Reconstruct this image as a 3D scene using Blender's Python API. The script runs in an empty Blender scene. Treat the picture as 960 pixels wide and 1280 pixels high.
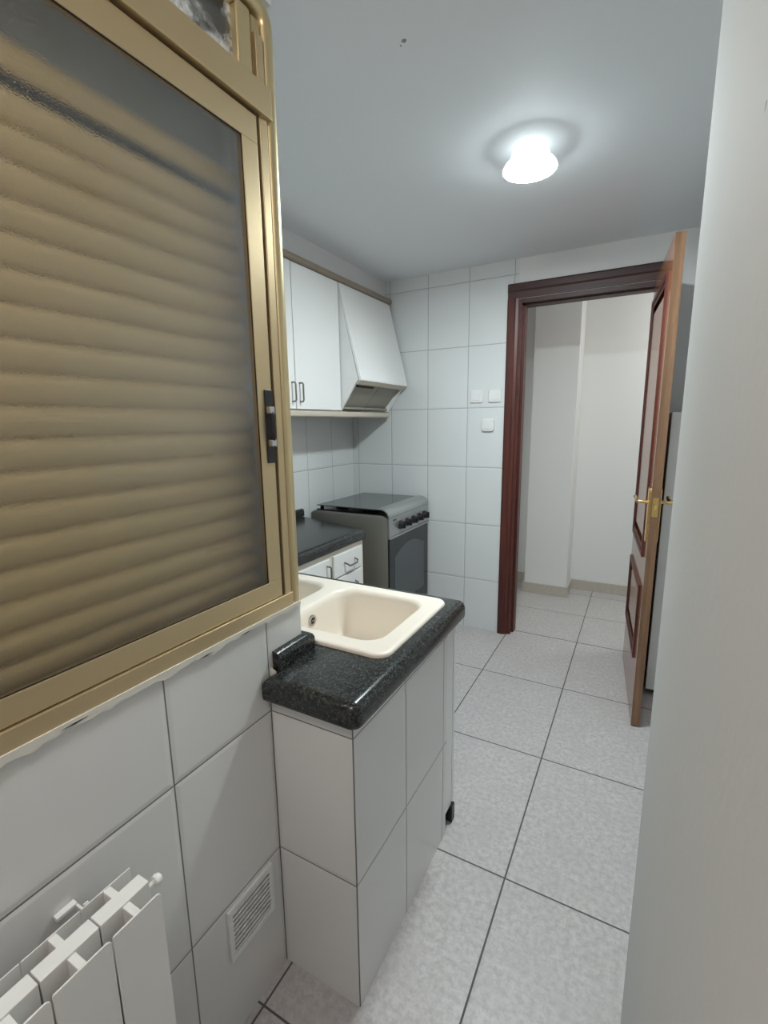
import bpy, bmesh, math, random
from mathutils import Vector, Matrix
random.seed(7)
SC = bpy.context.scene
COL = SC.collection
PI = math.pi

# ------------------------------------------------------------------ camera
F_PX, YAW, PITCH, ROLL = 588.5, 28.6735, -10.6012, -0.7764
cam = bpy.data.cameras.new('camera')
cam.sensor_fit = 'VERTICAL'
cam.sensor_height = 36.0
cam.lens = F_PX / 1280 * 36.0
cam.clip_start = 0.01
cam_o = bpy.data.objects.new('camera', cam)
COL.objects.link(cam_o)
y_, p_, r_ = map(math.radians, (YAW, PITCH, ROLL))
fw = Vector((-math.sin(y_) * math.cos(p_), math.cos(y_) * math.cos(p_), math.sin(p_)))
r0 = Vector((math.cos(y_), math.sin(y_), 0)); u0 = r0.cross(fw)
rr = r0 * math.cos(r_) + u0 * math.sin(r_); uu = -r0 * math.sin(r_) + u0 * math.cos(r_)
cam_o.matrix_world = Matrix(((rr.x, uu.x, -fw.x, 0), (rr.y, uu.y, -fw.y, 0), (rr.z, uu.z, -fw.z, 1.45), (0, 0, 0, 1)))
SC.camera = cam_o

# ------------------------------------------------------------------ world, exposure, lights
SC.view_settings.view_transform = 'Standard'
SC.view_settings.look = 'None'
SC.view_settings.gamma = 1.0
SC.view_settings.use_curve_mapping = False
SC.view_settings.exposure = 0.75
world = bpy.data.worlds.new('world'); SC.world = world
world.use_nodes = True
bg = world.node_tree.nodes['Background']
bg.inputs[0].default_value = (1.0, 0.93, 0.87, 1)
bg.inputs[1].default_value = 0.24
LAMP_DOWN, LAMP_SIDE = 205.0, 0.8
hl = bpy.data.lights.new('hall_lamp', 'POINT'); hl.energy = 9; hl.shadow_soft_size = 0.12; hl.color = (1.0, 0.97, 0.92)
gl = bpy.data.lights.new('gallery_lamp', 'POINT'); gl.energy = 10.5; gl.shadow_soft_size = 0.10; gl.color = (1.0, 0.92, 0.86)
glo = bpy.data.objects.new('gallery_lamp', gl); glo.location = (-0.36, -0.34, 2.33); COL.objects.link(glo)
hlo = bpy.data.objects.new('hall_lamp', hl); hlo.location = (0.75, 3.7, 2.2); COL.objects.link(hlo)

# ------------------------------------------------------------------ material helpers
def S(r, g=None, b=None):
    if g is None: g = b = r
    f = lambda c: (c / 255 / 12.92) if c / 255 <= 0.04045 else ((c / 255 + 0.055) / 1.055) ** 2.4
    return (f(r), f(g), f(b), 1)

class NT:
    def __init__(s, name):
        s.m = bpy.data.materials.new(name); s.m.use_nodes = True
        s.t = s.m.node_tree; s.b = s.t.nodes['Principled BSDF']
    def n(s, typ, **kw):
        x = s.t.nodes.new(typ)
        for k, v in kw.items(): setattr(x, k, v)
        return x
    def put(s, sock, v):
        if isinstance(v, bpy.types.NodeSocket): s.t.links.new(v, sock)
        else: sock.default_value = v
    def math(s, op, a, b=None, c=None):
        x = s.n('ShaderNodeMath', operation=op)
        s.put(x.inputs[0], a)
        if b is not None: s.put(x.inputs[1], b)
        if c is not None: s.put(x.inputs[2], c)
        return x.outputs[0]
    def mix(s, f, a, b):
        x = s.n('ShaderNodeMix', data_type='RGBA')
        s.put(x.inputs[0], f); s.put(x.inputs[6], a); s.put(x.inputs[7], b)
        return x.outputs[2]
    def ss(s, v, lo, hi, a=0.0, b=1.0):
        x = s.n('ShaderNodeMapRange', interpolation_type='SMOOTHSTEP')
        s.put(x.inputs[0], v); x.inputs[1].default_value = lo; x.inputs[2].default_value = hi
        x.inputs[3].default_value = a; x.inputs[4].default_value = b
        return x.outputs[0]
    def pos(s): return s.n('ShaderNodeNewGeometry').outputs['Position']
    def obj(s): return s.n('ShaderNodeTexCoord').outputs['Object']
    def noise(s, vec, scale, detail=3, rough=0.5):
        x = s.n('ShaderNodeTexNoise'); s.put(x.inputs['Vector'], vec)
        x.inputs['Scale'].default_value = scale; x.inputs['Detail'].default_value = detail; x.inputs['Roughness'].default_value = rough
        return x.outputs[0]
    def scale(s, vec, v):
        x = s.n('ShaderNodeMapping'); s.put(x.inputs['Vector'], vec); x.inputs['Scale'].default_value = v
        return x.outputs[0]
    def bump(s, h, dist, strength=1.0):
        x = s.n('ShaderNodeBump'); s.put(x.inputs['Height'], h)
        x.inputs['Distance'].default_value = dist; x.inputs['Strength'].default_value = strength
        s.t.links.new(x.outputs[0], s.b.inputs['Normal'])
    def set(s, **kw):
        names = dict(color='Base Color', rough='Roughness', metal='Metallic', spec='Specular IOR Level', trans='Transmission Weight',
                     ior='IOR', coat='Coat Weight', emit='Emission Color', power='Emission Strength', alpha='Alpha')
        for k, v in kw.items(): s.put(s.b.inputs[names[k]], v)
        return s

def plain(name, col, rough=0.5, metal=0.0, spec=0.5, coat=0.0, vary=0.04, nscale=25, bump=0.0):
    t = NT(name); p = t.obj()
    nz = t.noise(p, nscale)
    c2 = tuple(max(0, c * (1 - vary)) for c in col[:3]) + (1,)
    t.set(color=t.mix(nz, c2, col), rough=rough, metal=metal, spec=spec, coat=coat)
    if bump: t.bump(nz, bump)
    return t.m

def tile_mat(name, base, grout, axes, gw=0.0034, rough=0.16, mottled=False, pillow=0.0012, vary=0.03):
    """axes: {'X': (offset, spacing) or [joints], ...} in metres of the room"""
    t = NT(name); p = t.pos()
    sep = t.n('ShaderNodeSeparateXYZ'); t.put(sep.inputs[0], p)
    d = None
    for ax, spec in axes.items():
        u = sep.outputs['XYZ'.index(ax)]
        if isinstance(spec, tuple):
            ds = [t.math('PINGPONG', t.math('SUBTRACT', u, spec[0]), spec[1] / 2)]
        else:
            ds = [t.math('ABSOLUTE', t.math('SUBTRACT', u, j)) for j in spec]
        for q in ds: d = q if d is None else t.math('MINIMUM', d, q)
    nz = t.noise(p, 6, 3)
    joint = t.ss(d, gw * 0.35, gw * 0.65)
    b2 = tuple(c * (1 - vary) for c in base[:3]) + (1,)
    col = t.mix(nz, b2, base)
    if mottled:
        n1 = t.noise(p, 55, 5, 0.7); n2 = t.noise(p, 9, 4, 0.6)
        g = tuple(c * 0.78 for c in base[:3]) + (1,); l = tuple(min(1, c * 1.10) for c in base[:3]) + (1,)
        col = t.mix(t.ss(n1, 0.33, 0.66), g, l)
        col = t.mix(t.ss(n2, 0.35, 0.7, 0.0, 0.5), col, tuple(c * 0.86 for c in base[:3]) + (1,))
    t.set(color=t.mix(joint, grout, col), rough=t.math('MULTIPLY_ADD', joint, rough - 0.8, 0.8))
    h = t.ss(d, 0.0, 0.012)
    if mottled: h = t.math('MULTIPLY_ADD', t.noise(p, 90, 4), 0.45, h)
    t.bump(h, pillow)
    return t.m

def wood(name, dark, light, rough=0.35, axis='Z', coat=0.15, sc=1.0):
    t = NT(name); p = t.obj()
    s = {'Z': (38, 38, 2.2), 'X': (2.2, 38, 38), 'Y': (38, 2.2, 38)}[axis]
    g = t.noise(t.scale(p, tuple(v * sc for v in s)), 1.0, 5, 0.65)
    t.set(color=t.mix(t.ss(g, 0.3, 0.7), dark, light), rough=rough, coat=coat)
    t.bump(g, 0.0004)
    return t.m

# ------------------------------------------------------------------ materials
GROUT = S(112, 112, 110)
TILE = (0.74, 0.735, 0.72, 1)
ZR = (0.364, 0.394)
M = {}
M['tile_x'] = tile_mat('wall_tile_gallery', TILE, GROUT, {'Y': [-0.717, -0.307, 0.103, 0.51, 0.788], 'Z': ZR})
M['tile_front'] = tile_mat('wall_tile_peninsula_front', TILE, GROUT, {'X': [-0.755], 'Z': ZR})
M['tile_side'] = tile_mat('wall_tile_peninsula_side', TILE, GROUT, {'Y': [1.0566, 1.343], 'Z': ZR})
M['tile_far'] = tile_mat('wall_tile_far', (0.70, 0.72, 0.72, 1), S(150, 152, 151), {'X': (-1.621, 0.2868), 'Z': ZR})
M['tile_left'] = tile_mat('wall_tile_kitchen_left', (0.70, 0.72, 0.72, 1), S(150, 152, 151), {'Y': (2.515, 0.2868), 'Z': ZR})
M['floor'] = tile_mat('floor_tile', S(189, 184, 183), S(84, 82, 82), {'X': (-0.2846, 0.4524), 'Y': [-0.574, 0.051, 0.676, 1.301, 1.9277, 2.5484, 3.176, 3.655, 4.13]}, gw=0.0055, rough=0.42, mottled=True, pillow=0.0008)
M['floor_hall'] = tile_mat('hall_floor_tile', S(188, 185, 183), S(100, 97, 95), {'X': [-1.19, -0.2846, 0.620], 'Y': [3.178, 3.655, 4.13]}, gw=0.0055, rough=0.42, mottled=True, pillow=0.0008)
M['hall_skirting'] = plain('stone_skirting', S(196, 188, 178), 0.45, vary=0.25, nscale=60)
M['paint'] = plain('white_paint', (0.72, 0.725, 0.72, 1), 0.6, vary=0.02, nscale=60, bump=0.0004)
M['hall_paint'] = plain('hall_paint', (0.74, 0.745, 0.73, 1), 0.6, vary=0.02, nscale=60, bump=0.0004)
def marked_paint(name, col, spots, rough):
    t = NT(name); p = t.pos(); nz = t.noise(p, 70, 3)
    c = t.mix(nz, tuple(v * 0.985 for v in col[:3]) + (1,), col)
    wob = t.math('MULTIPLY', t.noise(p, 160, 2), 0.012)
    for (ctr, r) in spots:
        vm = t.n('ShaderNodeVectorMath', operation='DISTANCE'); t.put(vm.inputs[0], p); vm.inputs[1].default_value = ctr
        f = t.ss(t.math('ADD', vm.outputs['Value'], wob), r * 0.7 + 0.006, r + 0.006, 0.75, 0.0)
        c = t.mix(f, c, S(70, 68, 66))
    t.set(color=c, rough=rough); t.bump(nz, 0.0004)
    return t.m
M['ceiling'] = marked_paint('ceiling_paint', (0.79, 0.815, 0.84, 1), [((-0.62, 1.275, 2.42), 0.007), ((-0.635, 1.285, 2.42), 0.004)], 0.65)
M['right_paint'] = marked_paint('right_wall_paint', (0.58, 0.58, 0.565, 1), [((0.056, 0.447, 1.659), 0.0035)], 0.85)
M['alu'] = plain('champagne_aluminium', S(207, 185, 146), 0.40, metal=0.75, vary=0.05, nscale=12)
M['alu_edge'] = plain('champagne_aluminium_bright', S(214, 196, 154), 0.34, metal=0.75, vary=0.05, nscale=12)
M['gasket'] = plain('dark_gasket_and_gap_shade', S(40, 36, 30), 0.7)
M['black_plastic'] = plain('black_plastic', S(26, 25, 25), 0.4)
M['shutter'] = plain('tan_shutter_plastic', S(220, 197, 146), 0.55, vary=0.06, nscale=8)
M['hazed_box'] = plain('shutter_box_with_glass_haze', S(178, 182, 180), 0.8)  # haze and reflection of the glass put into the box's pale grey
def frosted(name, rough, tint, bumpd, dirt=0.0):
    t = NT(name); p = t.obj()
    t.set(color=tint, rough=rough, trans=1.0, ior=1.45)
    v = t.n('ShaderNodeTexVoronoi'); t.put(v.inputs['Vector'], p); v.inputs['Scale'].default_value = 420
    t.bump(v.outputs[0], bumpd)
    if not dirt:
        v2 = t.n('ShaderNodeTexVoronoi'); t.put(v2.inputs['Vector'], p); v2.inputs['Scale'].default_value = 300
        bb = t.n('ShaderNodeBump'); t.put(bb.inputs['Height'], v2.outputs[0]); bb.inputs['Distance'].default_value = 0.0022
        t.t.links.new(bb.outputs[0], t.b.inputs['Coat Normal'])
        t.b.inputs['Coat Weight'].default_value = 0.45; t.b.inputs['Coat Roughness'].default_value = 0.30
    if dirt:
        d = t.ss(t.noise(p, 9, 5, 0.65), 0.42, 0.62, 0.0, dirt)
        t.put(t.b.inputs['Transmission Weight'], t.math('SUBTRACT', 1.0, d))
    return t.m
M['frosted'] = frosted('frosted_glass', 0.12, (0.98, 0.975, 0.95, 1), 0.00016)
M['dirty_glass'] = frosted('dirty_transom_glass', 0.12, (0.92, 0.94, 0.94, 1), 0.0003, 0.9)
M['plaster'] = plain('white_filler', S(222, 218, 208), 0.8, vary=0.15, nscale=80)
def granite(name, rough):
    t = NT(name); p = t.obj()
    v = t.n('ShaderNodeTexVoronoi'); t.put(v.inputs['Vector'], p); v.inputs['Scale'].default_value = 520
    sc = t.n('ShaderNodeSeparateXYZ'); t.put(sc.inputs[0], v.outputs['Color'])
    n1 = t.noise(p, 120, 4, 0.7)
    f = t.math('MULTIPLY', t.ss(sc.outputs[0], 0.25, 1.0), t.ss(n1, 0.35, 0.7))
    t.set(color=t.mix(f, S(24, 26, 26), S(98, 102, 99)), rough=rough, spec=0.5)
    return t.m
M['granite'] = granite('black_speckled_stone', 0.22)
M['sink'] = plain('cream_sink_composite', S(239, 229, 215), 0.35, vary=0.03, nscale=150)
M['chrome'] = plain('chrome', S(200, 200, 200), 0.18, metal=1.0)
M['dark_hole'] = plain('dark_hole', S(22, 22, 22), 0.6)
M['rad'] = plain('white_radiator_enamel', (0.80, 0.785, 0.755, 1), 0.32, vary=0.02)
M['white_plastic'] = plain('white_plastic', (0.78, 0.78, 0.77, 1), 0.35, vary=0.02)
M['lam_white'] = plain('white_laminate', (0.80, 0.805, 0.79, 1), 0.22, vary=0.015, coat=0.3)
M['lam_cream'] = plain('cream_laminate', S(225, 218, 203), 0.4, vary=0.03)
M['edge_taupe'] = plain('taupe_moulding', S(148, 134, 118), 0.4, vary=0.08)
M['rail_beige'] = plain('beige_light_rail', S(196, 186, 170), 0.45, vary=0.05)
M['grey_handle'] = plain('grey_metal_handle', S(125, 122, 118), 0.35, metal=0.7)
M['filter'] = plain('grey_hood_filter', S(150, 146, 134), 0.5, metal=0.2, vary=0.1, nscale=40)
M['steel'] = plain('brushed_steel', S(172, 174, 174), 0.32, metal=0.75, vary=0.06, nscale=30)
M['steel_dark'] = plain('dark_steel_side', S(138, 136, 128), 0.38, metal=0.5, vary=0.06, nscale=10)
M['black_glass'] = plain('black_oven_glass', S(24, 27, 31), 0.08, spec=0.6)
M['window_glass'] = plain('smoky_oven_window', S(66, 72, 76), 0.1, spec=0.6)
M['lid_glass'] = plain('smoked_lid_glass', S(60, 66, 68), 0.08, spec=0.6)
M['black_enamel'] = plain('black_enamel', S(18, 18, 19), 0.25)
M['mahogany'] = wood('dark_mahogany', S(66, 26, 20), S(92, 42, 32), 0.42, 'Z', 0.0)
M['mahogany_h'] = wood('dark_mahogany_lintel', S(52, 28, 26), S(72, 42, 38), 0.5, 'X', 0.0)
M['leaf'] = wood('door_veneer', S(120, 72, 48), S(150, 96, 66), 0.25, 'Z', 0.4)
M['leaf_edge'] = wood('oak_door_edge', S(106, 78, 56), S(140, 106, 80), 0.4, 'Z', 0.1)
M['brass'] = plain('polished_brass', S(228, 192, 122), 0.2, metal=1.0)
def lampmat(name, power):
    t = NT(name); p = t.obj()
    t.set(color=(0.9, 0.9, 0.9, 1), emit=t.mix(t.noise(p, 4), (0.86, 0.975, 1.0, 1), (0.87, 0.98, 1.0, 1)), power=power)
    return t.m
M['lamp_down'] = lampmat('lit_diffuser', LAMP_DOWN)
M['lamp_side'] = lampmat('lit_opal_shade', LAMP_SIDE)

# ------------------------------------------------------------------ mesh helpers
def obj(name, bm, mat, parent=None, smooth=False, bevel=0.0, seg=2):
    bmesh.ops.recalc_face_normals(bm, faces=bm.faces)
    if bevel:
        es = [e for e in bm.edges if len(e.link_faces) == 2 and e.calc_face_angle(0) > 0.6]
        bmesh.ops.bevel(bm, geom=es, offset=bevel, segments=seg, profile=0.5, affect='EDGES', clamp_overlap=True)
    if parent is not None:
        inv = parent['_o'] if '_o' in parent else None
        if inv is not None: bmesh.ops.translate(bm, verts=bm.verts, vec=-Vector(inv))
    me = bpy.data.meshes.new(name)
    if smooth:
        for f in bm.faces: f.smooth = True
        for e in bm.edges:
            if len(e.link_faces) == 2 and e.calc_face_angle(0) > 0.7: e.smooth = False
    bm.to_mesh(me); bm.free()
    mats = mat if isinstance(mat, (list, tuple)) else [mat]
    for m in mats: me.materials.append(m)
    o = bpy.data.objects.new(name, me); COL.objects.link(o)
    if parent is not None:
        o.parent = parent
        o['_o'] = list(parent['_o']) if '_o' in parent else [0, 0, 0]
    return o
def thing(name, label, cat, loc, group=None, kind=None, rot=None):
    o = bpy.data.objects.new(name, None); COL.objects.link(o); o.empty_display_size = 0.05
    o.location = loc
    o['_o'] = list(loc) if rot is None else [0.0, 0.0, 0.0]
    if rot is not None: o.rotation_euler = rot
    if label: o['label'] = label
    if cat: o['category'] = cat
    if group: o['group'] = group
    if kind: o['kind'] = kind
    return o
def tag(o, label=None, cat=None, group=None, kind=None):
    for k, v in (('label', label), ('category', cat), ('group', group), ('kind', kind)):
        if v: o[k] = v
    return o
def B(*boxes):
    bm = bmesh.new()
    for b in boxes: box(bm, *b)
    return bm
def box(bm, x0, x1, y0, y1, z0, z1, mi=0):
    v = [bm.verts.new((x, y, z)) for x in (x0, x1) for y in (y0, y1) for z in (z0, z1)]
    for q in ((0, 1, 3, 2), (4, 6, 7, 5), (0, 4, 5, 1), (2, 3, 7, 6), (0, 2, 6, 4), (1, 5, 7, 3)):
        f = bm.faces.new([v[i] for i in q]); f.material_index = mi
    return v
def prism(bm, pts, axis, a0, a1):
    mk = {'X': lambda a, p: (a, p[0], p[1]), 'Y': lambda a, p: (p[0], a, p[1]), 'Z': lambda a, p: (p[0], p[1], a)}[axis]
    va = [bm.verts.new(mk(a0, p)) for p in pts]; vb = [bm.verts.new(mk(a1, p)) for p in pts]
    n = len(pts)
    bm.faces.new(va); bm.faces.new(list(reversed(vb)))
    for i in range(n): bm.faces.new((va[i], vb[i], vb[(i + 1) % n], va[(i + 1) % n]))
def loft(bm, loops, cap0=False, cap1=False, closed=True):
    vs = [[bm.verts.new(p) for p in l] for l in loops]
    for a, b in zip(vs, vs[1:]):
        n = len(a)
        for i in range(n if closed else n - 1):
            j = (i + 1) % n
            bm.faces.new((a[i], a[j], b[j], b[i]))
    if cap0: bm.faces.new(list(reversed(vs[0])))
    if cap1: bm.faces.new(vs[-1])
    return vs
def lathe(bm, prof, ctr, axis='Z', n=32, cap=True):
    loops = []
    for r, a in prof:
        l = []
        for i in range(n):
            t = 2 * PI * i / n; c, s = r * math.cos(t), r * math.sin(t)
            p = {'Z': (c, s, a), 'X': (a, c, s), 'Y': (c, a, s)}[axis]
            l.append(tuple(ctr[k] + p[k] for k in range(3)))
        loops.append(l)
    return loft(bm, loops, cap, cap)
def tube(bm, pts, r, n=10):
    pts = [Vector(p) for p in pts]; loops = []
    up = Vector((0, 0, 1)); d0 = (pts[1] - pts[0]).normalized()
    if abs(d0.z) > 0.9: up = Vector((1, 0, 0))
    x = d0.cross(up).normalized()
    for i, p in enumerate(pts):
        d = (pts[min(i + 1, len(pts) - 1)] - pts[max(i - 1, 0)]).normalized()
        x = (x - d * x.dot(d)).normalized(); y = d.cross(x)
        rad = r[i] if isinstance(r, (list, tuple)) else r
        loops.append([tuple(p + (x * math.cos(2 * PI * k / n) + y * math.sin(2 * PI * k / n)) * rad) for k in range(n)])
    loft(bm, loops, True, True)
def rpoly(pts, rads, k=6):
    """polygon (ccw) with rounded corners, k+1 points per corner"""
    out = []; n = len(pts)
    if not isinstance(rads, (list, tuple)): rads = [rads] * n
    for i in range(n):
        p = Vector(pts[i]).to_2d(); a = Vector(pts[i - 1]).to_2d(); b = Vector(pts[(i + 1) % n]).to_2d()
        da = (a - p).normalized(); db = (b - p).normalized()
        ang = da.angle(db); t = max(rads[i], 1e-5) / math.tan(ang / 2)
        s = p + da * t; e = p + db * t
        c = p + (da + db).normalized() * (max(rads[i], 1e-5) / math.sin(ang / 2))
        a0 = math.atan2(s.y - c.y, s.x - c.x); a1 = math.atan2(e.y - c.y, e.x - c.x)
        dd = (a1 - a0 + PI) % (2 * PI) - PI
        for j in range(k + 1):
            q = a0 + dd * j / k; rr_ = max(rads[i], 1e-5)
            out.append((c.x + rr_ * math.cos(q), c.y + rr_ * math.sin(q)))
    return out
def inset(pts, d):
    out = []; n = len(pts)
    for i in range(n):
        p = Vector(pts[i]); a = Vector(pts[i - 1]); b = Vector(pts[(i + 1) % n])
        e1 = (p - a).normalized(); e2 = (b - p).normalized()
        n1 = Vector((-e1.y, e1.x)); n2 = Vector((-e2.y, e2.x))
        m = (n1 + n2); m = m / (1 + n1.dot(n2))
        out.append(tuple(p + m * d))
    return out
def rect(x0, x1, y0, y1): return [(x0, y0), (x1, y0), (x1, y1), (x0, y1)]
def l3(l, z): return [(p[0], p[1], z) for p in l]
def fill(bm, loops):
    es = []
    for vs in loops:
        for i in range(len(vs)):
            a, b = vs[i], vs[(i + 1) % len(vs)]
            e = bm.edges.get((a, b)) or bm.edges.new((a, b)); es.append(e)
    bmesh.ops.triangle_fill(bm, edges=es, use_beauty=True, use_dissolve=False)

def struct(name, bm, mat, **kw):
    o = obj(name, bm, mat, **kw); o['kind'] = 'structure'; return o

# ------------------------------------------------------------------ room shell
XW, WE, YF, XL, ZC = -0.756, 0.917, 3.097, -1.95, 2.42
XR, YR = 0.056, 1.0                                   # gallery right wall and its corner
struct('floor', B((-2.05, 1.6, -0.9, 3.176, -0.08, 0)), M['floor'])
struct('floor_hall', B((-2.05, 1.6, 3.176, 4.35, -0.08, 0)), M['floor_hall'])
struct('ceiling', B((-2.05, 1.6, -0.9, 4.35, ZC, ZC + 0.08)), M['ceiling'])
# gallery wall under and over the window
struct('wall_left', B((-0.86, XW, -0.9, WE, 0, 1.0)), M['tile_x'])
struct('wall_left_upper', B((-0.86, XW, -0.9, WE, 2.315, ZC)), M['paint'])
struct('wall_left_end', B((-0.86, XW, -0.9, -0.62, 1.0, 2.315)), M['tile_x'])
# kitchen side of the corner behind the window
struct('wall_front', B((-2.0, -0.862, 0.865, WE, 0, ZC), (-0.862, -0.80, 0.885, WE, 1.0, 2.315)), M['paint'])
struct('wall_kitchen', B((XL - 0.08, XL, WE, YF, 0, ZC)), M['tile_left'])
bm = B((XL - 0.08, -0.735, YF, 3.2, 0, ZC))
box(bm, -0.735, 0.04, YF, 3.2, 2.19, ZC, 1); box(bm, 0.04, 1.6, YF, 3.2, 0, ZC, 1)
struct('wall_back', bm, [M['tile_far'], M['paint']])
struct('wall_right', B((0.80, 0.88, YR, YF, 0, ZC)), M['paint'])
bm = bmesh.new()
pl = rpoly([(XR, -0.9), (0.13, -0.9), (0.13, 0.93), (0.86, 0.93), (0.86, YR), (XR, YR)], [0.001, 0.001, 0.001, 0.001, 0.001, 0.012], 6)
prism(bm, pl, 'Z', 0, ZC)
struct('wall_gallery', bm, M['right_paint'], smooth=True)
struct('wall_soffit', B((XL, -1.66, WE, YF, 2.30, ZC)), M['paint'])
# hall beyond the door
struct('wall_hall', B((-2.05, 1.6, 4.27, 4.35, 0, ZC)), M['hall_paint'])
struct('wall_pillar', B((-0.815, -0.472, 4.01, 4.27, 0, ZC)), M['hall_paint'], bevel=0.006)
struct('wall_hall_side', B((1.52, 1.6, 3.2, 4.27, 0, ZC)), M['hall_paint'])
bm = B((-0.472, 1.52, 4.257, 4.27, 0, 0.088), (-0.472, -0.459, 4.0, 4.257, 0, 0.088), (-0.828, -0.472, 3.997, 4.01, 0, 0.088), (-0.828, -0.815, 4.01, 4.257, 0, 0.088), (-2.05, -0.828, 4.257, 4.27, 0, 0.088))
struct('baseboard_hall', bm, M['hall_skirting'])
# tile-clad low wall carrying the worktop
Y0, X1 = 0.788, -0.518
struct('wall_peninsula', B((XW, X1 - 0.0025, Y0, 0.845, 0, 0.80)), M['tile_front'])
struct('wall_peninsula_side', B((X1 - 0.03, X1, Y0 + 0.003, 1.374, 0, 0.80)), M['tile_side'])
struct('trim_2', B((X1 - 0.003, X1 - 0.0004, Y0 + 0.0004, Y0 + 0.003, 0, 0.80)), plain('corner_grout', GROUT, 0.8))

# ------------------------------------------------------------------ window with roller shutter
win = thing('window_1', 'champagne aluminium sliding window with frosted glass above the radiator', None, (-0.775, 0.15, 1.0), kind='structure')
XF = -0.752
def bar(bm, y0, y1, z0, z1, x0, x1): box(bm, x0, x1, y0, y1, z0, z1)
# outer frame: rounded right member that turns over at the top
bm = bmesh.new()
prof = rpoly(rect(-0.80, XF, 0.889, 0.921), [0.002, 0.014, 0.014, 0.002], 5)
loops = [l3(prof, 1.0), l3(prof, 2.265)]
for k in range(1, 7):
    a = k / 6 * PI / 2; R0 = 0.05; cy = 0.921 - R0; cz = 2.265
    l = []
    for (px, py) in prof:
        rad = py - cy
        l.append((px, cy + rad * math.cos(a), cz + rad * math.sin(a)))
    loops.append(l)
loops.append([(p[0], -0.60, 2.265 + (p[1] - (0.921 - 0.05))) for p in prof])
loft(bm, loops, True, True)
obj('frame_post', bm, M['alu_edge'], win, smooth=True)
obj('bottom_track', B((-0.80, XF, -0.60, 0.889, 1.0, 1.034)), M['alu'], win, bevel=0.0015)
obj('side_track', B((-0.80, XF - 0.004, 0.864, 0.886, 1.034, 2.24)), M['alu'], win, bevel=0.0015)
obj('gasket', B((-0.80, XF - 0.014, 0.855, 0.889, 1.034, 2.09)), M['gasket'], win)
obj('transom', B((-0.80, XF + 0.006, -0.60, 0.893, 2.088, 2.147)), M['alu'], win, bevel=0.002)
# sashes
def sash(y0, y1, xa, xb, main):
    z0, z1 = 1.036, 2.082
    bm = B((xa, xb, y0, y1, z0, 1.08), (xa, xb, y0, y1, 2.029, z1), (xa, xb, y1 - 0.045, y1, 1.08, 2.029), (xa, xb, y0, y0 + 0.045, 1.08, 2.029))
    s = obj('sash', bm, M['alu'], win, bevel=0.0015)
    xm = xb - 0.0065
    obj('pane', B((xm - 0.003, xm + 0.003, y0 + 0.038, y1 - 0.038, 1.073, 2.036)), M['frosted'], s)
    bd = bmesh.new()
    for q in ((y0 + 0.045, y1 - 0.045, 1.08, 1.0815), (y0 + 0.045, y1 - 0.045, 2.0275, 2.029), (y1 - 0.0465, y1 - 0.045, 1.0815, 2.0275), (y0 + 0.045, y0 + 0.0465, 1.0815, 2.0275)):
        box(bd, xm + 0.003, xb - 0.001, *q)
    obj('bead', bd, M['gasket'], s)
    return s
s1 = sash(0.07, 0.854, -0.775, -0.757, True)
sash(-0.58, 0.12, -0.798, -0.780, False)
# dark latch handle on the right stile
hb = bmesh.new(); box(hb, -0.757, -0.7535, 0.828, 0.853, 1.364, 1.529)
h = obj('latch_plate', hb, M['black_plastic'], s1, bevel=0.001)
hb = bmesh.new()
tube(hb, [(-0.754, 0.837, 1.487), (-0.748, 0.837, 1.484), (-0.744, 0.838, 1.470), (-0.744, 0.839, 1.428), (-0.748, 0.839, 1.412), (-0.754, 0.839, 1.408)], [0.006, 0.006, 0.0055, 0.0055, 0.006, 0.006], 10)
obj('latch_grip', hb, M['black_plastic'], s1, smooth=True)
hb = bmesh.new(); box(hb, -0.754, -0.7415, 0.829, 0.845, 1.476, 1.492); box(hb, -0.754, -0.7415, 0.830, 0.847, 1.402, 1.418)
o = obj('latch_bracket', hb, M['chrome'], s1, bevel=0.002); o['label'] = 'bright metal ends of the latch grip'
# transom light
obj('top_pane', B((-0.783, -0.777, -0.56, 0.83, 2.140, 2.268)), M['dirty_glass'], win)
obj('top_sash_stile', B((-0.79, XF - 0.008, 0.818, 0.856, 2.147, 2.272), (-0.79, XF - 0.012, 0.862, 0.888, 2.147, 2.272), (-0.79, XF - 0.008, -0.58, 0.818, 2.262, 2.272)), M['alu_edge'], win, bevel=0.004)
# ragged filler under the frame
bm = bmesh.new(); y = -0.6; n = 90
up = []; lo = []
for i in range(n + 1):
    yy = -0.6 + (WE + 0.6 - 0.005) * i / n
    up.append((yy, 1.002)); lo.append((yy, 0.994 - random.random() ** 2 * 0.012 - (0.004 if 44 < i < 56 else 0)))
prism(bm, lo + list(reversed(up)), 'X', XW - 0.01, XW + 0.0065)
obj('filler_seam', bm, M['plaster'], win)['label'] = 'ragged white filler line under the frame'
bm = bmesh.new()
for (a, b_, z) in ((0.33, 0.37, 0.9945), (0.590, 0.622, 0.990), (0.70, 0.735, 0.993), (0.12, 0.17, 0.9945)):
    prism(bm, [(a, z), ((a + b_) / 2, z - 0.0012), (b_, z + 0.001), ((a + b_) / 2, z + 0.0012)], 'X', XW, XW + 0.0072)
obj('seam_crack', bm, M['gasket'], win)
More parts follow.
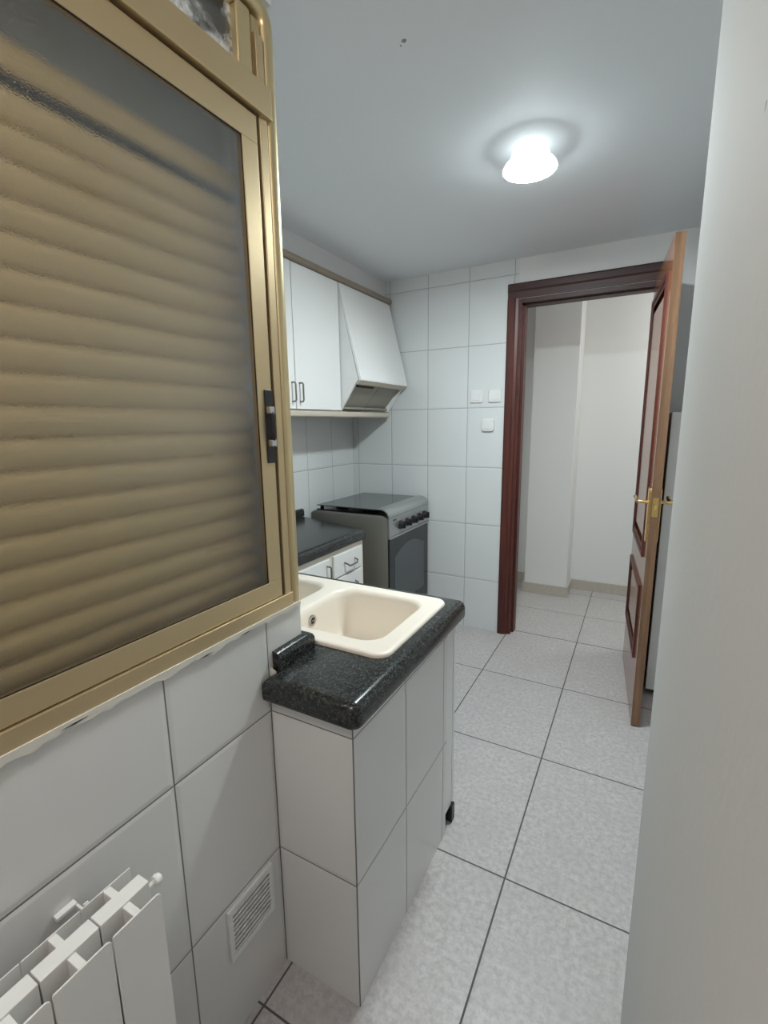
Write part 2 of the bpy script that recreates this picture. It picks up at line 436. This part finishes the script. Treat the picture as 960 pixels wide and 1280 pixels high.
# roller shutter
bm = bmesh.new(); pitch = 0.0498; ztop = 1.998; pts = []
z = 0.985
slats = []
zz = ztop
while zz > 0.98:
    slats.append(zz); zz -= pitch + (0.016 if len(slats) == 1 else 0)
prof = []
for si, zt in enumerate(slats):
    for k in range(9):
        t = k / 8
        prof.append((-0.844 + 0.012 * math.sin(PI * t ** 0.8) ** 0.75, zt - 0.0440 * t))
    prof.append((-0.853, zt - 0.0445)); prof.append((-0.853, zt - pitch - (0.016 if si == 0 else 0) + 0.0005))
va = [bm.verts.new((x, -0.60, z)) for x, z in prof]; vb = [bm.verts.new((x, 0.862, z)) for x, z in prof]
vc = [bm.verts.new((-0.855, -0.60, z)) for x, z in prof]; vd = [bm.verts.new((-0.855, 0.862, z)) for x, z in prof]
for i in range(len(prof) - 1):
    bm.faces.new((va[i], vb[i], vb[i + 1], va[i + 1])); bm.faces.new((vc[i], vc[i + 1], vd[i + 1], vd[i]))
bm.faces.new((va[0], vc[0], vd[0], vb[0])); bm.faces.new((va[-1], vb[-1], vd[-1], vc[-1]))
sh = obj('roller_shutter', bm, M['shutter'])
obj('joint_shade_strip', B((-0.8525, -0.8445, -0.60, 0.862, ztop - 0.0635, ztop - 0.046)), M['gasket'], sh)['label'] = 'dark strip painting in the shade of the open joint below the topmost slat'  # solid dark strip stands in for the shade inside the slat gap
tag(sh, 'lowered tan slatted roller shutter seen blurred behind the frosted window glass', 'shutter')
struct('trim_1', B((-1.0, -0.862, -0.62, 0.865, 0.9, 2.40), (-0.862, -0.80, -0.62, -0.605, 1.0, 2.315), (-0.862, -0.835, -0.605, 0.885, 2.20, 2.315)), M['hazed_box'])

# ------------------------------------------------------------------ radiator
rad = thing('radiator', 'white aluminium sectional radiator on the tiled wall under the window', 'radiator', (-0.666, 0.14, 0.10))
ZT = 0.72
for i in range(6):
    ya = 0.379 - 0.0815 * i; yb = ya - 0.079; ym = (ya + yb) / 2
    bm = bmesh.new()
    prof = rpoly([(-0.6275, 0.12), (-0.6245, 0.12), (-0.6245, ZT), (-0.6275, ZT)], 0.0012, 3)
    # front plate with softly rounded upper corners
    fp = rpoly([(yb, 0.12), (ya, 0.12), (ya, ZT - 0.004), (yb, ZT - 0.004)], [0.004, 0.004, 0.008, 0.003], 4)
    prism(bm, fp, 'X', -0.6285, -0.6255)
    box(bm, -0.682, -0.655, yb, ya, 0.14, ZT)
    box(bm, -0.7075, -0.7055, yb - 0.0005, ya + 0.0005, 0.14, ZT)
    box(bm, -0.706, -0.681, ym - 0.006, ym + 0.006, 0.14, ZT - 0.002)
    box(bm, -0.656, -0.628, ym - 0.006, ym + 0.006, 0.14, ZT - 0.004)
    box(bm, -0.644, -0.6425, yb + 0.006, ya - 0.006, 0.14, ZT - 0.03)
    box(bm, -0.656, -0.628, yb + 0.0155, yb + 0.017, 0.14, ZT - 0.05)
    obj('section', bm, M['rad'], rad, bevel=0.0008, seg=1)
bm = bmesh.new(); lathe(bm, [(0.004, 0.379), (0.004, 0.392), (0.0085, 0.393), (0.0095, 0.398), (0.007, 0.404), (0.003, 0.406)], (-0.664, 0, 0.700), 'Y', 14)
obj('air_valve', bm, M['rad'], rad, smooth=True)
bm = B((XW + 0.0005, -0.744, 0.282, 0.313, 0.692, 0.699), (-0.744, -0.708, 0.309, 0.313, 0.690, 0.698), (-0.7115, -0.708, 0.306, 0.313, 0.690, 0.721))
obj('wall_bracket', bm, M['rad'], rad, bevel=0.001)
bm = bmesh.new(); tube(bm, [(-0.668, 0.12, 0.16), (-0.668, 0.12, 0.001)], 0.008)
obj('feed_pipe', bm, M['rad'], rad, smooth=True)

# ------------------------------------------------------------------ vent grille on gallery wall
vg = thing('vent_grille', 'small white louvred vent grille low on the tiled wall beside the peninsula', 'vent', (XW, 0.675, 0.21))
gy0, gy1, gz0, gz1 = 0.602, 0.750, 0.214, 0.354
bm = B((XW, XW + 0.008, gy0, gy1, gz0, gz0 + 0.013), (XW, XW + 0.008, gy0, gy1, gz1 - 0.013, gz1), (XW, XW + 0.008, gy0, gy0 + 0.013, gz0 + 0.013, gz1 - 0.013), (XW, XW + 0.008, gy1 - 0.013, gy1, gz0 + 0.013, gz1 - 0.013))
obj('rim', bm, M['white_plastic'], vg, bevel=0.0015)
bm = bmesh.new()
for i in range(9):
    z = gz0 + 0.018 + i * 0.0128
    prism(bm, [(XW + 0.0005, z - 0.002), (XW + 0.0075, z + 0.0015), (XW + 0.0075, z + 0.0065), (XW + 0.0005, z + 0.0035)], 'Y', gy0 + 0.013, gy1 - 0.013)
obj('louvres', bm, M['white_plastic'], vg)
obj('backing', B((XW + 0.0002, XW + 0.0008, gy0 + 0.01, gy1 - 0.01, gz0 + 0.01, gz1 - 0.01)), plain('pale_backing', S(205, 202, 194), 0.8), vg)  # plain pale sheet behind the louvres

# ------------------------------------------------------------------ worktop
wt = thing('worktop', 'black speckled stone worktop wrapping round the peninsula and along the left wall', 'worktop', (-1.2, 1.4, 0.80))
out = [(-0.7545, 0.757), (-0.487, 0.757), (-0.483, 1.465), (-1.36, 1.465), (-1.36, 2.268), (-1.948, 2.435), (-1.948, 0.9185), (-0.7545, 0.9185)]
rads = [0.004, 0.026, 0.026, 0.004, 0.012, 0.002, 0.002, 0.002]
hole = rpoly(rect(-1.30, -0.552, 0.985, 1.385), 0.03, 6)
bm = bmesh.new()
Rn = 0.024; zt, zb = 0.86, 0.80
lv = []
zsteps = [(Rn * (1 - math.cos(a)), zb + 0.012 - 0.012 * math.sin(a)) for a in (PI / 2, PI / 4, 0)]
seq = []
for a in (1.0, 0.66, 0.33): seq.append((0.010 * (1 - math.cos(a * PI / 2)), zb + 0.010 * (1 - math.sin(a * PI / 2))))
seq.append((0, zb + 0.012))
for a in (0, 0.2, 0.4, 0.6, 0.8, 1.0): seq.append((Rn * (1 - math.cos(a * PI / 2)), zt - Rn + Rn * math.sin(a * PI / 2)))
loops = []
for d, z in seq:
    loops.append(l3(rpoly(inset(out, d), [max(r - d, 0.0015) for r in rads], 5), z))
vs = loft(bm, loops)
hv = loft(bm, [l3(hole, zb), l3(hole, zt)])
fill(bm, [vs[-1], hv[1]]); fill(bm, [vs[0], hv[0]])
obj('slab', bm, M['granite'], wt, smooth=True)
# upstand: short run on the window wall, turning the corner behind it
def upstand(path_pts, name='upstand', top=0.908):
    bm = bmesh.new(); loops = []
    for (a, bdir) in path_pts:
        pr = []
        for u, z in [(0, 0.8602), (0, top), (0.010, top), (0.016, top - 0.002), (0.021, top - 0.007), (0.0235, top - 0.014), (0.024, top - 0.026), (0.024, 0.8602)]:
            pr.append((a[0] + bdir[0] * u, a[1] + bdir[1] * u, z))
        loops.append(pr)
    loft(bm, loops, True, True)
    return obj(name, bm, M['granite'], wt, smooth=True)
upstand([((XW + 0.0005, 0.803), (1, 0)), ((XW + 0.0005, 0.917), (1, 0)), ((XW + 0.0005, 0.9185), (1, 1)), ((-0.775, 0.9185), (0, 1)), ((XL + 0.003, 0.9185), (0, 1))])
upstand([((XL + 0.001, 0.946), (1, 0)), ((XL + 0.001, 2.425), (1, 0))])
bm = bmesh.new()
loft(bm, [[(XW + 0.001 + 0.020 * math.cos(t) * s, 0.797 + yy, 0.852 + 0.018 * math.sin(t) * s) for t in [k * PI / 4 for k in range(8)]] for s, yy in ((0.5, -0.003), (0.9, 0.0), (0.6, 0.004))], True, True)
obj('silicone_smear', bm, M['plaster'], wt, smooth=True)['label'] = 'whitish silicone smear at the broken end of the upstand'

# ------------------------------------------------------------------ sink
sk = thing('kitchen_sink', 'cream double-bowl composite sink set into the black peninsula worktop', 'sink', (-0.93, 1.185, 0.861))
bm = bmesh.new()
RO = rect(-1.325, -0.530, 0.962, 1.410)
lo = []
for d, z in ((0.0, 0.8605), (0.0, 0.866), (0.003, 0.870), (0.009, 0.872), (0.018, 0.871), (0.026, 0.8695)):
    lo.append(l3(rpoly(inset(RO, d), 0.042 - d * 0.7, 6), z))
ov = loft(bm, lo)
def bowl(x0, x1, y0, y1, r, depth):
    rc = rect(x0, x1, y0, y1); ls = []
    for d, z in ((0, 0.8695), (0.004, 0.8685), (0.009, 0.865), (0.014, 0.857), (0.017, 0.845), (0.022, 0.80), (0.028, 0.872 - depth + 0.04), (0.036, 0.872 - depth + 0.016), (0.052, 0.872 - depth + 0.004), (0.075, 0.872 - depth)):
        ls.append(l3(rpoly(inset(rc, d), max(r - d * 0.55, 0.02), 6), z))
    return loft(bm, ls, False, True)
b1 = bowl(-0.925, -0.582, 1.018, 1.372, 0.068, 0.175)
b2 = bowl(-1.275, -0.972, 1.018, 1.372, 0.068, 0.150)
fill(bm, [ov[-1], b1[0], b2[0]])
obj('basin', bm, M['sink'], sk, smooth=True)
bm = bmesh.new(); lathe(bm, [(0.011, -0.002), (0.018, -0.002), (0.019, 0.0), (0.018, 0.004), (0.011, 0.004), (0.010, 0.001)], (-0.905, 1.155, 0.822), 'X', 24, False)
ofl = obj('overflow_ring', bm, M['chrome'], sk, smooth=True)
bm = bmesh.new(); lathe(bm, [(0.0112, -0.002), (0.0112, 0.0012)], (-0.905, 1.155, 0.822), 'X', 20)
obj('overflow_hole', bm, M['dark_hole'], ofl)
bm = bmesh.new(); box(bm, -0.9045, -0.9012, 1.148, 1.162, 0.8205, 0.8235)
obj('overflow_bar', bm, M['chrome'], ofl)
bm = bmesh.new(); lathe(bm, [(0.0, 0.0), (0.036, 0.0), (0.038, 0.003), (0.030, 0.003), (0.026, 0.001), (0.0, 0.001)], (-0.755, 1.195, 0.698), 'Z', 28, False)
obj('drain', bm, M['chrome'], sk, smooth=True)

# ------------------------------------------------------------------ handles
def bow_handle(bm, p, q, out, r=0.0045):
    """squared bow handle between p and q, standing out along +X"""
    p, q = Vector(p), Vector(q); o = Vector((out, 0, 0)); d = (q - p) * 0.08
    tube(bm, [p, p + o * 0.8, p + o + d, q + o - d, q + o * 0.8, q], r, 8)

# cabinet under the sink, doors facing the kitchen
sc = thing('sink_cabinet', 'white sink base cabinet at the kitchen side of the tiled peninsula', 'cabinet', (-0.93, 1.42, 0.0))
for q in ((-0.540, -0.5205, 1.376, 1.437), (-1.36, -1.342, 1.00, 1.437)):
    obj('side_panel', B(q + (0.0685, 0.7995)), M['lam_white'], sc, bevel=0.001)
for a, b_ in ((-0.9395, -0.5195), (-1.3605, -0.9425)):
    d = obj('door', B((a, b_, 1.440, 1.460, 0.072, 0.792)), M['lam_white'], sc, bevel=0.002)
    bm = bmesh.new(); yv = 1.46; xx = a + 0.04 if b_ > -0.6 else b_ - 0.04
    tube(bm, [(xx, yv, 0.62), (xx, yv + 0.025, 0.625), (xx, yv + 0.025, 0.715), (xx, yv, 0.72)], 0.0045, 8)
    obj('handle', bm, M['grey_handle'], d, smooth=True)
obj('plinth', B((-1.36, -0.512, 1.424, 1.452, 0.0, 0.068)), M['black_plastic'], sc, bevel=0.002)['label'] = 'black plinth end at the floor'

# base cabinet along the left wall
bc = thing('base_cabinet', 'cream base cabinet with door and drawers under the left worktop', 'cabinet', (-1.66, 1.88, 0.0))
obj('carcass', B((-1.94, -1.382, 1.49, 2.262, 0.10, 0.7995)), M['lam_cream'], bc, bevel=0.001)
obj('plinth', B((-1.92, -1.43, 1.49, 2.25, 0.0, 0.10)), M['black_plastic'], bc)
def front(name, y0, y1, z0, z1):
    bm = B((-1.3815, -1.366, y0, y1, z0, z1))
    return obj(name, bm, M['lam_white'], bc, bevel=0.004)
d = front('door', 1.50, 1.912, 0.115, 0.772)
bm = bmesh.new(); bow_handle(bm, (-1.366, 1.885, 0.665), (-1.366, 1.885, 0.738), 0.026)
obj('handle', bm, M['grey_handle'], d, smooth=True)
for z0, z1 in ((0.650, 0.772), (0.515, 0.642), (0.325, 0.507), (0.115, 0.317)):
    d = front('drawer', 1.950, 2.226, z0, z1)
    bm = bmesh.new(); zm = (z0 + z1) / 2 - 0.005; 
    tube(bm, [(-1.366, 2.045, zm + 0.01), (-1.345, 2.047, zm + 0.004), (-1.340, 2.062, zm - 0.008), (-1.340, 2.133, zm - 0.008), (-1.345, 2.148, zm + 0.004), (-1.366, 2.150, zm + 0.01)], 0.0048, 8)
    obj('handle', bm, M['grey_handle'], d, smooth=True)

# wall cabinet
wc = thing('wall_cabinet', 'white two-door wall cabinet left of the cooker hood', 'cabinet', (-1.79, 1.97, 1.53))
obj('carcass', B((-1.948, -1.638, 1.50, 2.440, 1.530, 2.262)), M['lam_white'], wc)
for a, b_, hy in ((1.502, 2.014, 1.985), (2.019, 2.440, 2.047)):
    d = obj('door', B((-1.6375, -1.6195, a, b_, 1.534, 2.260)), M['lam_white'], wc, bevel=0.002)
    bm = bmesh.new(); bow_handle(bm, (-1.6195, hy, 1.572), (-1.6195, hy, 1.668), 0.026)
    obj('handle', bm, M['grey_handle'], d, smooth=True)
# cooker hood
hd = thing('cooker_hood', 'white sloping-front cooker hood above the cooker', 'hood', (-1.79, 2.76, 1.53))
HY0, HY1 = 2.447, 3.072
obj('housing', B((-1.948, -1.64, HY0, HY0 + 0.016, 1.532, 2.262), (-1.948, -1.64, HY1 - 0.016, HY1, 1.532, 2.262), (-1.948, -1.64, HY0, HY1, 2.246, 2.262)), M['lam_white'], hd)
tri = [(-1.640, 2.255), (-1.632, 2.255), (-1.500, 1.708), (-1.520, 1.688), (-1.630, 1.532), (-1.640, 1.532)]
for q in (HY0, HY1 - 0.016):
    bm = bmesh.new(); prism(bm, tri, 'Y', q, q + 0.016)
    obj('side_panel', bm, M['lam_white'], hd, bevel=0.001)
bm = bmesh.new(); prism(bm, [(-1.633, 2.260), (-1.617, 2.260), (-1.478, 1.712), (-1.480, 1.704), (-1.494, 1.701)], 'Y', HY0, HY1)
obj('front_panel', bm, M['lam_white'], hd, bevel=0.002)
bm = bmesh.new(); prism(bm, [(-1.484, 1.7035), (-1.500, 1.7005), (-1.518, 1.681), (-1.505, 1.684)], 'Y', HY0, HY1)
obj('lip', bm, M['rail_beige'], hd)
# recessed underside
def under(t, off):  # t 0 at the lip, 1 at the back edge
    a = Vector((-1.512, 1.690)); b_ = Vector((-1.632, 1.536)); d = (b_ - a).normalized(); nrm = Vector((d.y, -d.x))
    if nrm.y < 0: nrm = -nrm
    p = a + (b_ - a) * t + nrm * off
    return (p.x, p.y)
bm = bmesh.new(); prism(bm, [under(0.02, 0.018), under(1.0, 0.030), under(1.0, 0.036), under(0.02, 0.024)], 'Y', HY0 + 0.016, HY1 - 0.30)
obj('filter', bm, M['filter'], hd)
bm = bmesh.new(); prism(bm, [under(0.02, 0.018), under(1.0, 0.030), under(1.0, 0.036), under(0.02, 0.024)], 'Y', HY1 - 0.296, HY1 - 0.016)
obj('filter', bm, M['filter'], hd)
obj('underside', B((-1.945, -1.634, HY0 + 0.016, HY1 - 0.016, 1.545, 1.556)), M['filter'], hd)
bm = bmesh.new(); prism(bm, [under(0.06, 0.006), under(0.16, 0.006), under(0.16, 0.019), under(0.06, 0.019)], 'Y', HY0 + 0.05, HY0 + 0.24)
obj('switch_strip', bm, M['gasket'], hd)['label'] = 'dark control strip inside the lip'
# cornice and light rail
bm = bmesh.new(); prism(bm, [(-1.66, 2.264), (-1.615, 2.264), (-1.606, 2.270), (-1.604, 2.282), (-1.610, 2.296), (-1.620, 2.2995), (-1.66, 2.2995)], 'Y', 1.45, 3.088)
tag(obj('cornice_moulding', bm, M['edge_taupe'], smooth=True), 'taupe cornice moulding running along the top of the wall cabinet and hood', 'moulding')
bm = bmesh.new()
prof = rpoly([(-1.668, 1.493), (-1.622, 1.493), (-1.622, 1.5285), (-1.668, 1.5285)], [0.004, 0.012, 0.012, 0.004], 4)
prism(bm, prof, 'Y', 1.5, 3.062)
lathe(bm, [(0.0176, 3.062), (0.014, 3.072), (0.006, 3.078)], (-1.6395, 0, 1.5108), 'Y', 16)
tag(obj('light_rail', bm, M['rail_beige'], smooth=True), 'beige rail under the wall cabinet and hood with a rounded end', 'moulding')

# ------------------------------------------------------------------ cooker
ck = thing('cooker', 'freestanding gas cooker with glass lid and black oven door in the corner', 'cooker', (-1.62, 2.762, 0.0))
CY0, CY1, CX = 2.462, 3.062, -1.312
bm = bmesh.new()
prism(bm, rpoly([(-1.90, 0.04), (-1.325, 0.04), (-1.325, 0.882), (-1.36, 0.897), (-1.87, 0.897), (-1.90, 0.88)], [0.004, 0.004, 0.012, 0.02, 0.012, 0.012], 4), 'Y', CY0, CY1)
obj('body', bm, M['steel_dark'], ck, bevel=0.003, smooth=True)
bm = bmesh.new()
prism(bm, [(-1.86, 0.8975), (-1.362, 0.8975), (-1.362, 0.906), (-1.86, 0.906)], 'Y', CY0 + 0.012, CY1 - 0.012)
obj('hob', bm, M['black_enamel'], ck)
for bx, by in ((-1.74, 2.60), (-1.74, 2.92), (-1.50, 2.60), (-1.50, 2.92)):
    bm = bmesh.new(); lathe(bm, [(0.045, 0.906), (0.045, 0.913), (0.028, 0.914), (0.028, 0.919), (0.0, 0.920)], (bx, by, 0), 'Z', 20, False)
    obj('burner', bm, M['black_enamel'], ck, smooth=True)
lid = obj('lid', B((-1.846, -1.385, CY0 - 0.004, CY1 - 0.004, 0.931, 0.937)), M['lid_glass'], ck, bevel=0.0015)
lid['label'] = 'smoked glass lid'
bm = bmesh.new()
top = [(-1.398, 0.937), (-1.398, 0.9405), (-1.370, 0.9405)]
for k in range(1, 8):
    a = k / 7 * PI / 2; top.append((-1.370 + 0.060 * math.sin(a), 0.8895 + 0.051 * math.cos(a)))
inner = [(-1.318, 0.8895)] + [(-1.370 + 0.053 * math.sin(a), 0.8895 + 0.0445 * math.cos(a)) for a in [PI / 2 * k / 6 for k in range(5, -1, -1)]]
prism(bm, top + inner, 'Y', CY0 - 0.004, CY1 - 0.004)
obj('lid_rail', bm, M['steel'], lid, smooth=True)['label'] = 'curved steel front of the lid'
for q in (CY0 + 0.02, CY1 - 0.04):
    obj('lid_hinge', B((-1.835, -1.815, q, q + 0.014, 0.897, 0.931)), M['black_enamel'], lid)
bm = bmesh.new(); prism(bm, [(-1.326, 0.768), (-1.311, 0.768), (-1.313, 0.887), (-1.326, 0.887)], 'Y', CY0 + 0.001, CY1)
cp = obj('control_panel', bm, M['steel'], ck, bevel=0.0015)
for i in range(5):
    ky = 2.612 + i * 0.0935
    bm = bmesh.new()
    lathe(bm, [(0.028, -1.312), (0.028, -1.306), (0.024, -1.304), (0.022, -1.284), (0.019, -1.2815), (0, -1.2815)], (0, ky, 0.820), 'X', 20)
    box(bm, -1.283, -1.274, ky - 0.005, ky + 0.005, 0.800, 0.840)
    obj('knob', bm, M['black_plastic'], cp, smooth=True)
bm = bmesh.new()
for i, w in enumerate((0.010, 0.012, 0.010)):
    yy = 2.515 + i * 0.016; box(bm, -1.3135, -1.3115, yy, yy + w, 0.860, 0.869)
obj('badge', bm, M['gasket'], cp)
od = obj('oven_door', B((-1.326, -1.314, CY0 + 0.003, CY1 - 0.003, 0.215, 0.752)), M['black_glass'], ck, bevel=0.004)
bm = bmesh.new(); arc = [(2.535, 0.30), (2.985, 0.30), (2.985, 0.625)]
for k in range(1, 12):
    t = k / 12; arc.append((2.985 - 0.45 * t, 0.625 + 0.062 * math.sin(PI * t)))
arc.append((2.535, 0.625))
prism(bm, arc, 'X', -1.3145, -1.3128)
obj('oven_window', bm, M['window_glass'], od)['label'] = 'paler arched oven window'
obj('door_rail', B((-1.326, -1.306, CY0 + 0.003, CY1 - 0.003, 0.752, 0.767)), M['steel'], od, bevel=0.003)
obj('storage_drawer', B((-1.326, -1.314, CY0 + 0.003, CY1 - 0.003, 0.05, 0.208)), M['steel_dark'], ck, bevel=0.003)
for fx in (-1.37, -1.86):
    for fy in (CY0 + 0.05, CY1 - 0.05):
        bm = bmesh.new(); lathe(bm, [(0.018, 0.0), (0.018, 0.012), (0.012, 0.014), (0.012, 0.042)], (fx, fy, 0), 'Z', 14)
        obj('foot', bm, M['black_plastic'], ck, smooth=True)

# ------------------------------------------------------------------ sockets and switch on the far wall
def plate(name, x0, x1, z0, z1, label, cat, round_=0.004, th=0.010, group=None, rocker=True):
    t = thing(name, label, cat, ((x0 + x1) / 2, YF, z0), group)
    bm = bmesh.new(); pl = rpoly(rect(x0, x1, z0, z1), round_, 5)
    loft(bm, [[(p[0], YF - 0.0003, p[1]) for p in pl], [(p[0], YF - th * 0.7, p[1]) for p in pl], [(p[0] * 0.94 + (x0 + x1) / 2 * 0.06, YF - th, p[1] * 0.94 + (z0 + z1) / 2 * 0.06) for p in pl]], True, True)
    obj('plate', bm, M['white_plastic'], t, smooth=True)
    m = 0.016
    bm = bmesh.new(); pl = rpoly(rect(x0 + m, x1 - m, z0 + m, z1 - m), 0.006, 4)
    loft(bm, [[(p[0], YF - th, p[1]) for p in pl], [(p[0], YF - th - 0.0035, p[1]) for p in pl]], True, True)
    obj('rocker' if rocker else 'cover', bm, M['white_plastic'], t)
plate('wall_plate', -1.026, -0.944, 1.578, 1.660, 'square white wall plate, left of the upper pair on the tiled wall', 'switch', group='upper pair of white wall plates', rocker=False)
plate('wall_plate', -0.904, -0.822, 1.578, 1.660, 'square white wall plate beside the door frame, right of the upper pair', 'switch', group='upper pair of white wall plates', rocker=False)
plate('light_switch', -0.943, -0.860, 1.393, 1.473, 'rounded white light switch below the upper pair of wall plates', 'switch', round_=0.016, th=0.016)

# ------------------------------------------------------------------ door
dr = thing('door_1', 'dark mahogany door frame with panelled door standing open towards the kitchen', None, (-0.35, YF, 0.0), kind='structure')
def trim_prof(a, s):   # architrave section, a = outer x, s = direction inward
    return [(a, YF), (a, YF - 0.016), (a + s * 0.008, YF - 0.020), (a + s * 0.040, YF - 0.020), (a + s * 0.050, YF - 0.014), (a + s * 0.066, YF - 0.010), (a + s * 0.066, YF)]
bm = bmesh.new(); prism(bm, trim_prof(-0.797, 1), 'Z', 0, 2.192); 
obj('left_architrave', bm, M['mahogany'], dr)
bm = bmesh.new(); prism(bm, trim_prof(0.102, -1), 'Z', 0, 2.192)
obj('right_architrave', bm, M['mahogany'], dr)
bm = bmesh.new(); prism(bm, [(y, z) for y, z in [(YF, 2.278), (YF - 0.016, 2.278), (YF - 0.020, 2.270), (YF - 0.020, 2.238), (YF - 0.014, 2.228), (YF - 0.010, 2.192), (YF, 2.192)]], 'X', -0.797, 0.102)
obj('head_architrave', bm, M['mahogany_h'], dr)
bm = B((-0.735, -0.712, YF, 3.205, 0, 2.19), (-0.712, -0.698, 3.14, 3.205, 0, 2.165))
obj('left_jamb', bm, M['mahogany'], dr)
bm = B((0.017, 0.04, YF, 3.205, 0, 2.19))
obj('right_jamb', bm, M['mahogany'], dr)
obj('head_jamb', B((-0.712, 0.017, YF, 3.205, 2.165, 2.19), (-0.712, 0.017, 3.14, 3.205, 2.155, 2.165)), M['mahogany_h'], dr)
# leaf in its own axes: u along the leaf from the hinge, +v the face seen, hinge at the right jamb
ang = math.atan2(2.36 - 3.085, 0.052 + 0.009)
leaf_o = Vector((-0.009, 3.085, 0))
LW = 0.728
rotm = Matrix.Translation(leaf_o) @ Matrix.Rotation(ang, 4, 'Z')
def leafbm(bm): bmesh.ops.transform(bm, matrix=rotm, verts=bm.verts); return bm
# in leaf axes x = 0..LW towards the free edge, y = 0 visible face .. +0.037 the other face (towards +X in the room)
TH = 0.037
panels = [(0.035, 0.625, 0.815, 2.07), (0.035, 0.612, 0.30, 0.675)]
bm = bmesh.new()
zs = [0.006, 0.30, 0.675, 0.815, 2.07, 2.185]; xs = [0.0, 0.035, 0.62, LW]
for (a, b_) in ((0.0, 0.035), (0.62, LW)): box(bm, a, b_, 0.0, TH, 0.006, 2.185)
for (a, b_) in ((0.006, 0.30), (0.675, 0.815), (2.07, 2.185)): box(bm, 0.035, 0.62, 0.0, TH, a, b_)
for (a, b_) in ((0.30, 0.675), (0.815, 2.07)): box(bm, 0.035, 0.62, 0.010, TH - 0.010, a, b_)
leaf = obj('leaf', leafbm(bm), M['leaf'], dr)
leaf['label'] = 'brown panelled door leaf seen almost edge-on'
bm = B((LW, LW + 0.002, 0.0, TH, 0.006, 2.185))
obj('edge_strip', leafbm(bm), M['leaf_edge'], leaf)['label'] = 'lighter oak-coloured free edge'
for (z0, z1) in ((0.30, 0.675), (0.815, 2.07)):
    for s in (-1, 1):
        bm = bmesh.new()
        def mould(w, d, off):
            v0, v1 = (-d, 0.0) if s < 0 else (TH, TH + d)
            a, b_, c, e = 0.035 + off, 0.62 - off, z0 + off, z1 - off
            for q in ((a, b_, v0, v1, c, c + w), (a, b_, v0, v1, e - w, e), (a, a + w, v0, v1, c + w, e - w), (b_ - w, b_, v0, v1, c + w, e - w)): box(bm, *q)
        mould(0.022, 0.009, 0.0); mould(0.020, 0.004, 0.022)
        obj('panel_moulding', leafbm(bm), M['mahogany'], leaf)
    bm = bmesh.new()
    for s in (-1, 1):
        f0 = 0.010 if s < 0 else TH - 0.010; f1 = -0.001 if s < 0 else TH + 0.001
        o0 = rect(0.085, 0.57, z0 + 0.05, z1 - 0.05); i0 = rect(0.115, 0.54, z0 + 0.08, z1 - 0.08)
        loft(bm, [[(p[0], f0, p[1]) for p in o0], [(p[0], f1, p[1]) for p in i0]], False, True)
    obj('raised_field', leafbm(bm), M['leaf'], leaf)
HU, HZ = LW - 0.055, 1.088
for s in (-1, 1):
    v = 0.0 if s < 0 else TH
    bm = bmesh.new(); pl = rpoly([(HU - 0.02, 0.905), (HU + 0.02, 0.905), (HU + 0.02, 1.155), (HU - 0.02, 1.155)], 0.016, 4)
    prism(bm, pl, 'Y', min(v, v + s * 0.007), max(v, v + s * 0.007))
    obj('escutcheon', leafbm(bm), M['brass'], leaf)
    bm = bmesh.new()
    tube(bm, [(HU, v, HZ), (HU, v + s * 0.022, HZ), (HU, v + s * 0.040, HZ), (HU - 0.008, v + s * 0.047, HZ + 0.001), (HU - 0.04, v + s * 0.050, HZ + 0.002), (HU - 0.085, v + s * 0.046, HZ + 0.003), (HU - 0.115, v + s * 0.050, HZ + 0.006)], [0.010, 0.007, 0.0075, 0.010, 0.008, 0.007, 0.009], 10)
    obj('lever_handle', leafbm(bm), M['brass'], leaf, smooth=True)
bm = B((LW + 0.002, LW + 0.0032, 0.006, TH - 0.008, 1.028, 1.115))
obj('latch_plate', leafbm(bm), M['brass'], leaf)
bm = bmesh.new(); prism(bm, [(LW + 0.003, 0.012), (LW + 0.011, 0.012), (LW + 0.003, 0.024)], 'Z', 1.062, 1.086)
obj('latch_bolt', leafbm(bm), M['brass'], leaf)

# ------------------------------------------------------------------ white unit behind the door
un = thing('storage_cabinet', 'white waist-high cabinet mostly hidden behind the open door leaf', 'cabinet', (0.42, 2.88, 0.0))
obj('body', B((0.114, 0.72, 2.712, 3.075, 0.03, 1.487)), M['lam_white'], un, bevel=0.003)
obj('door', B((0.112, 0.72, 2.692, 2.711, 0.034, 1.487)), M['lam_white'], un, bevel=0.004)
obj('plinth', B((0.150, 0.70, 2.73, 3.05, 0.0, 0.03)), M['black_plastic'], un)

# ------------------------------------------------------------------ ceiling lamp
cl = thing('ceiling_light', 'lit white opal ceiling lamp on the kitchen ceiling', 'lamp', (-0.435, 1.93, 2.343))
LX, LY = -0.435, 1.93
bm = bmesh.new(); lathe(bm, [(0.050, 2.4195), (0.062, 2.412), (0.066, 2.395), (0.070, 2.380), (0.086, 2.366), (0.094, 2.356), (0.094, 2.348)], (LX, LY, 0), 'Z', 40, False)
obj('shade', bm, M['lamp_side'], cl, smooth=True)
bm = bmesh.new(); lathe(bm, [(0.094, 2.348), (0.092, 2.3455), (0.07, 2.3445), (0.035, 2.344), (0.0001, 2.3438)], (LX, LY, 0), 'Z', 40, False)
obj('diffuser', bm, M['lamp_down'], cl, smooth=True)

for o in list(bpy.data.objects):
    if '_o' in o: del o['_o']
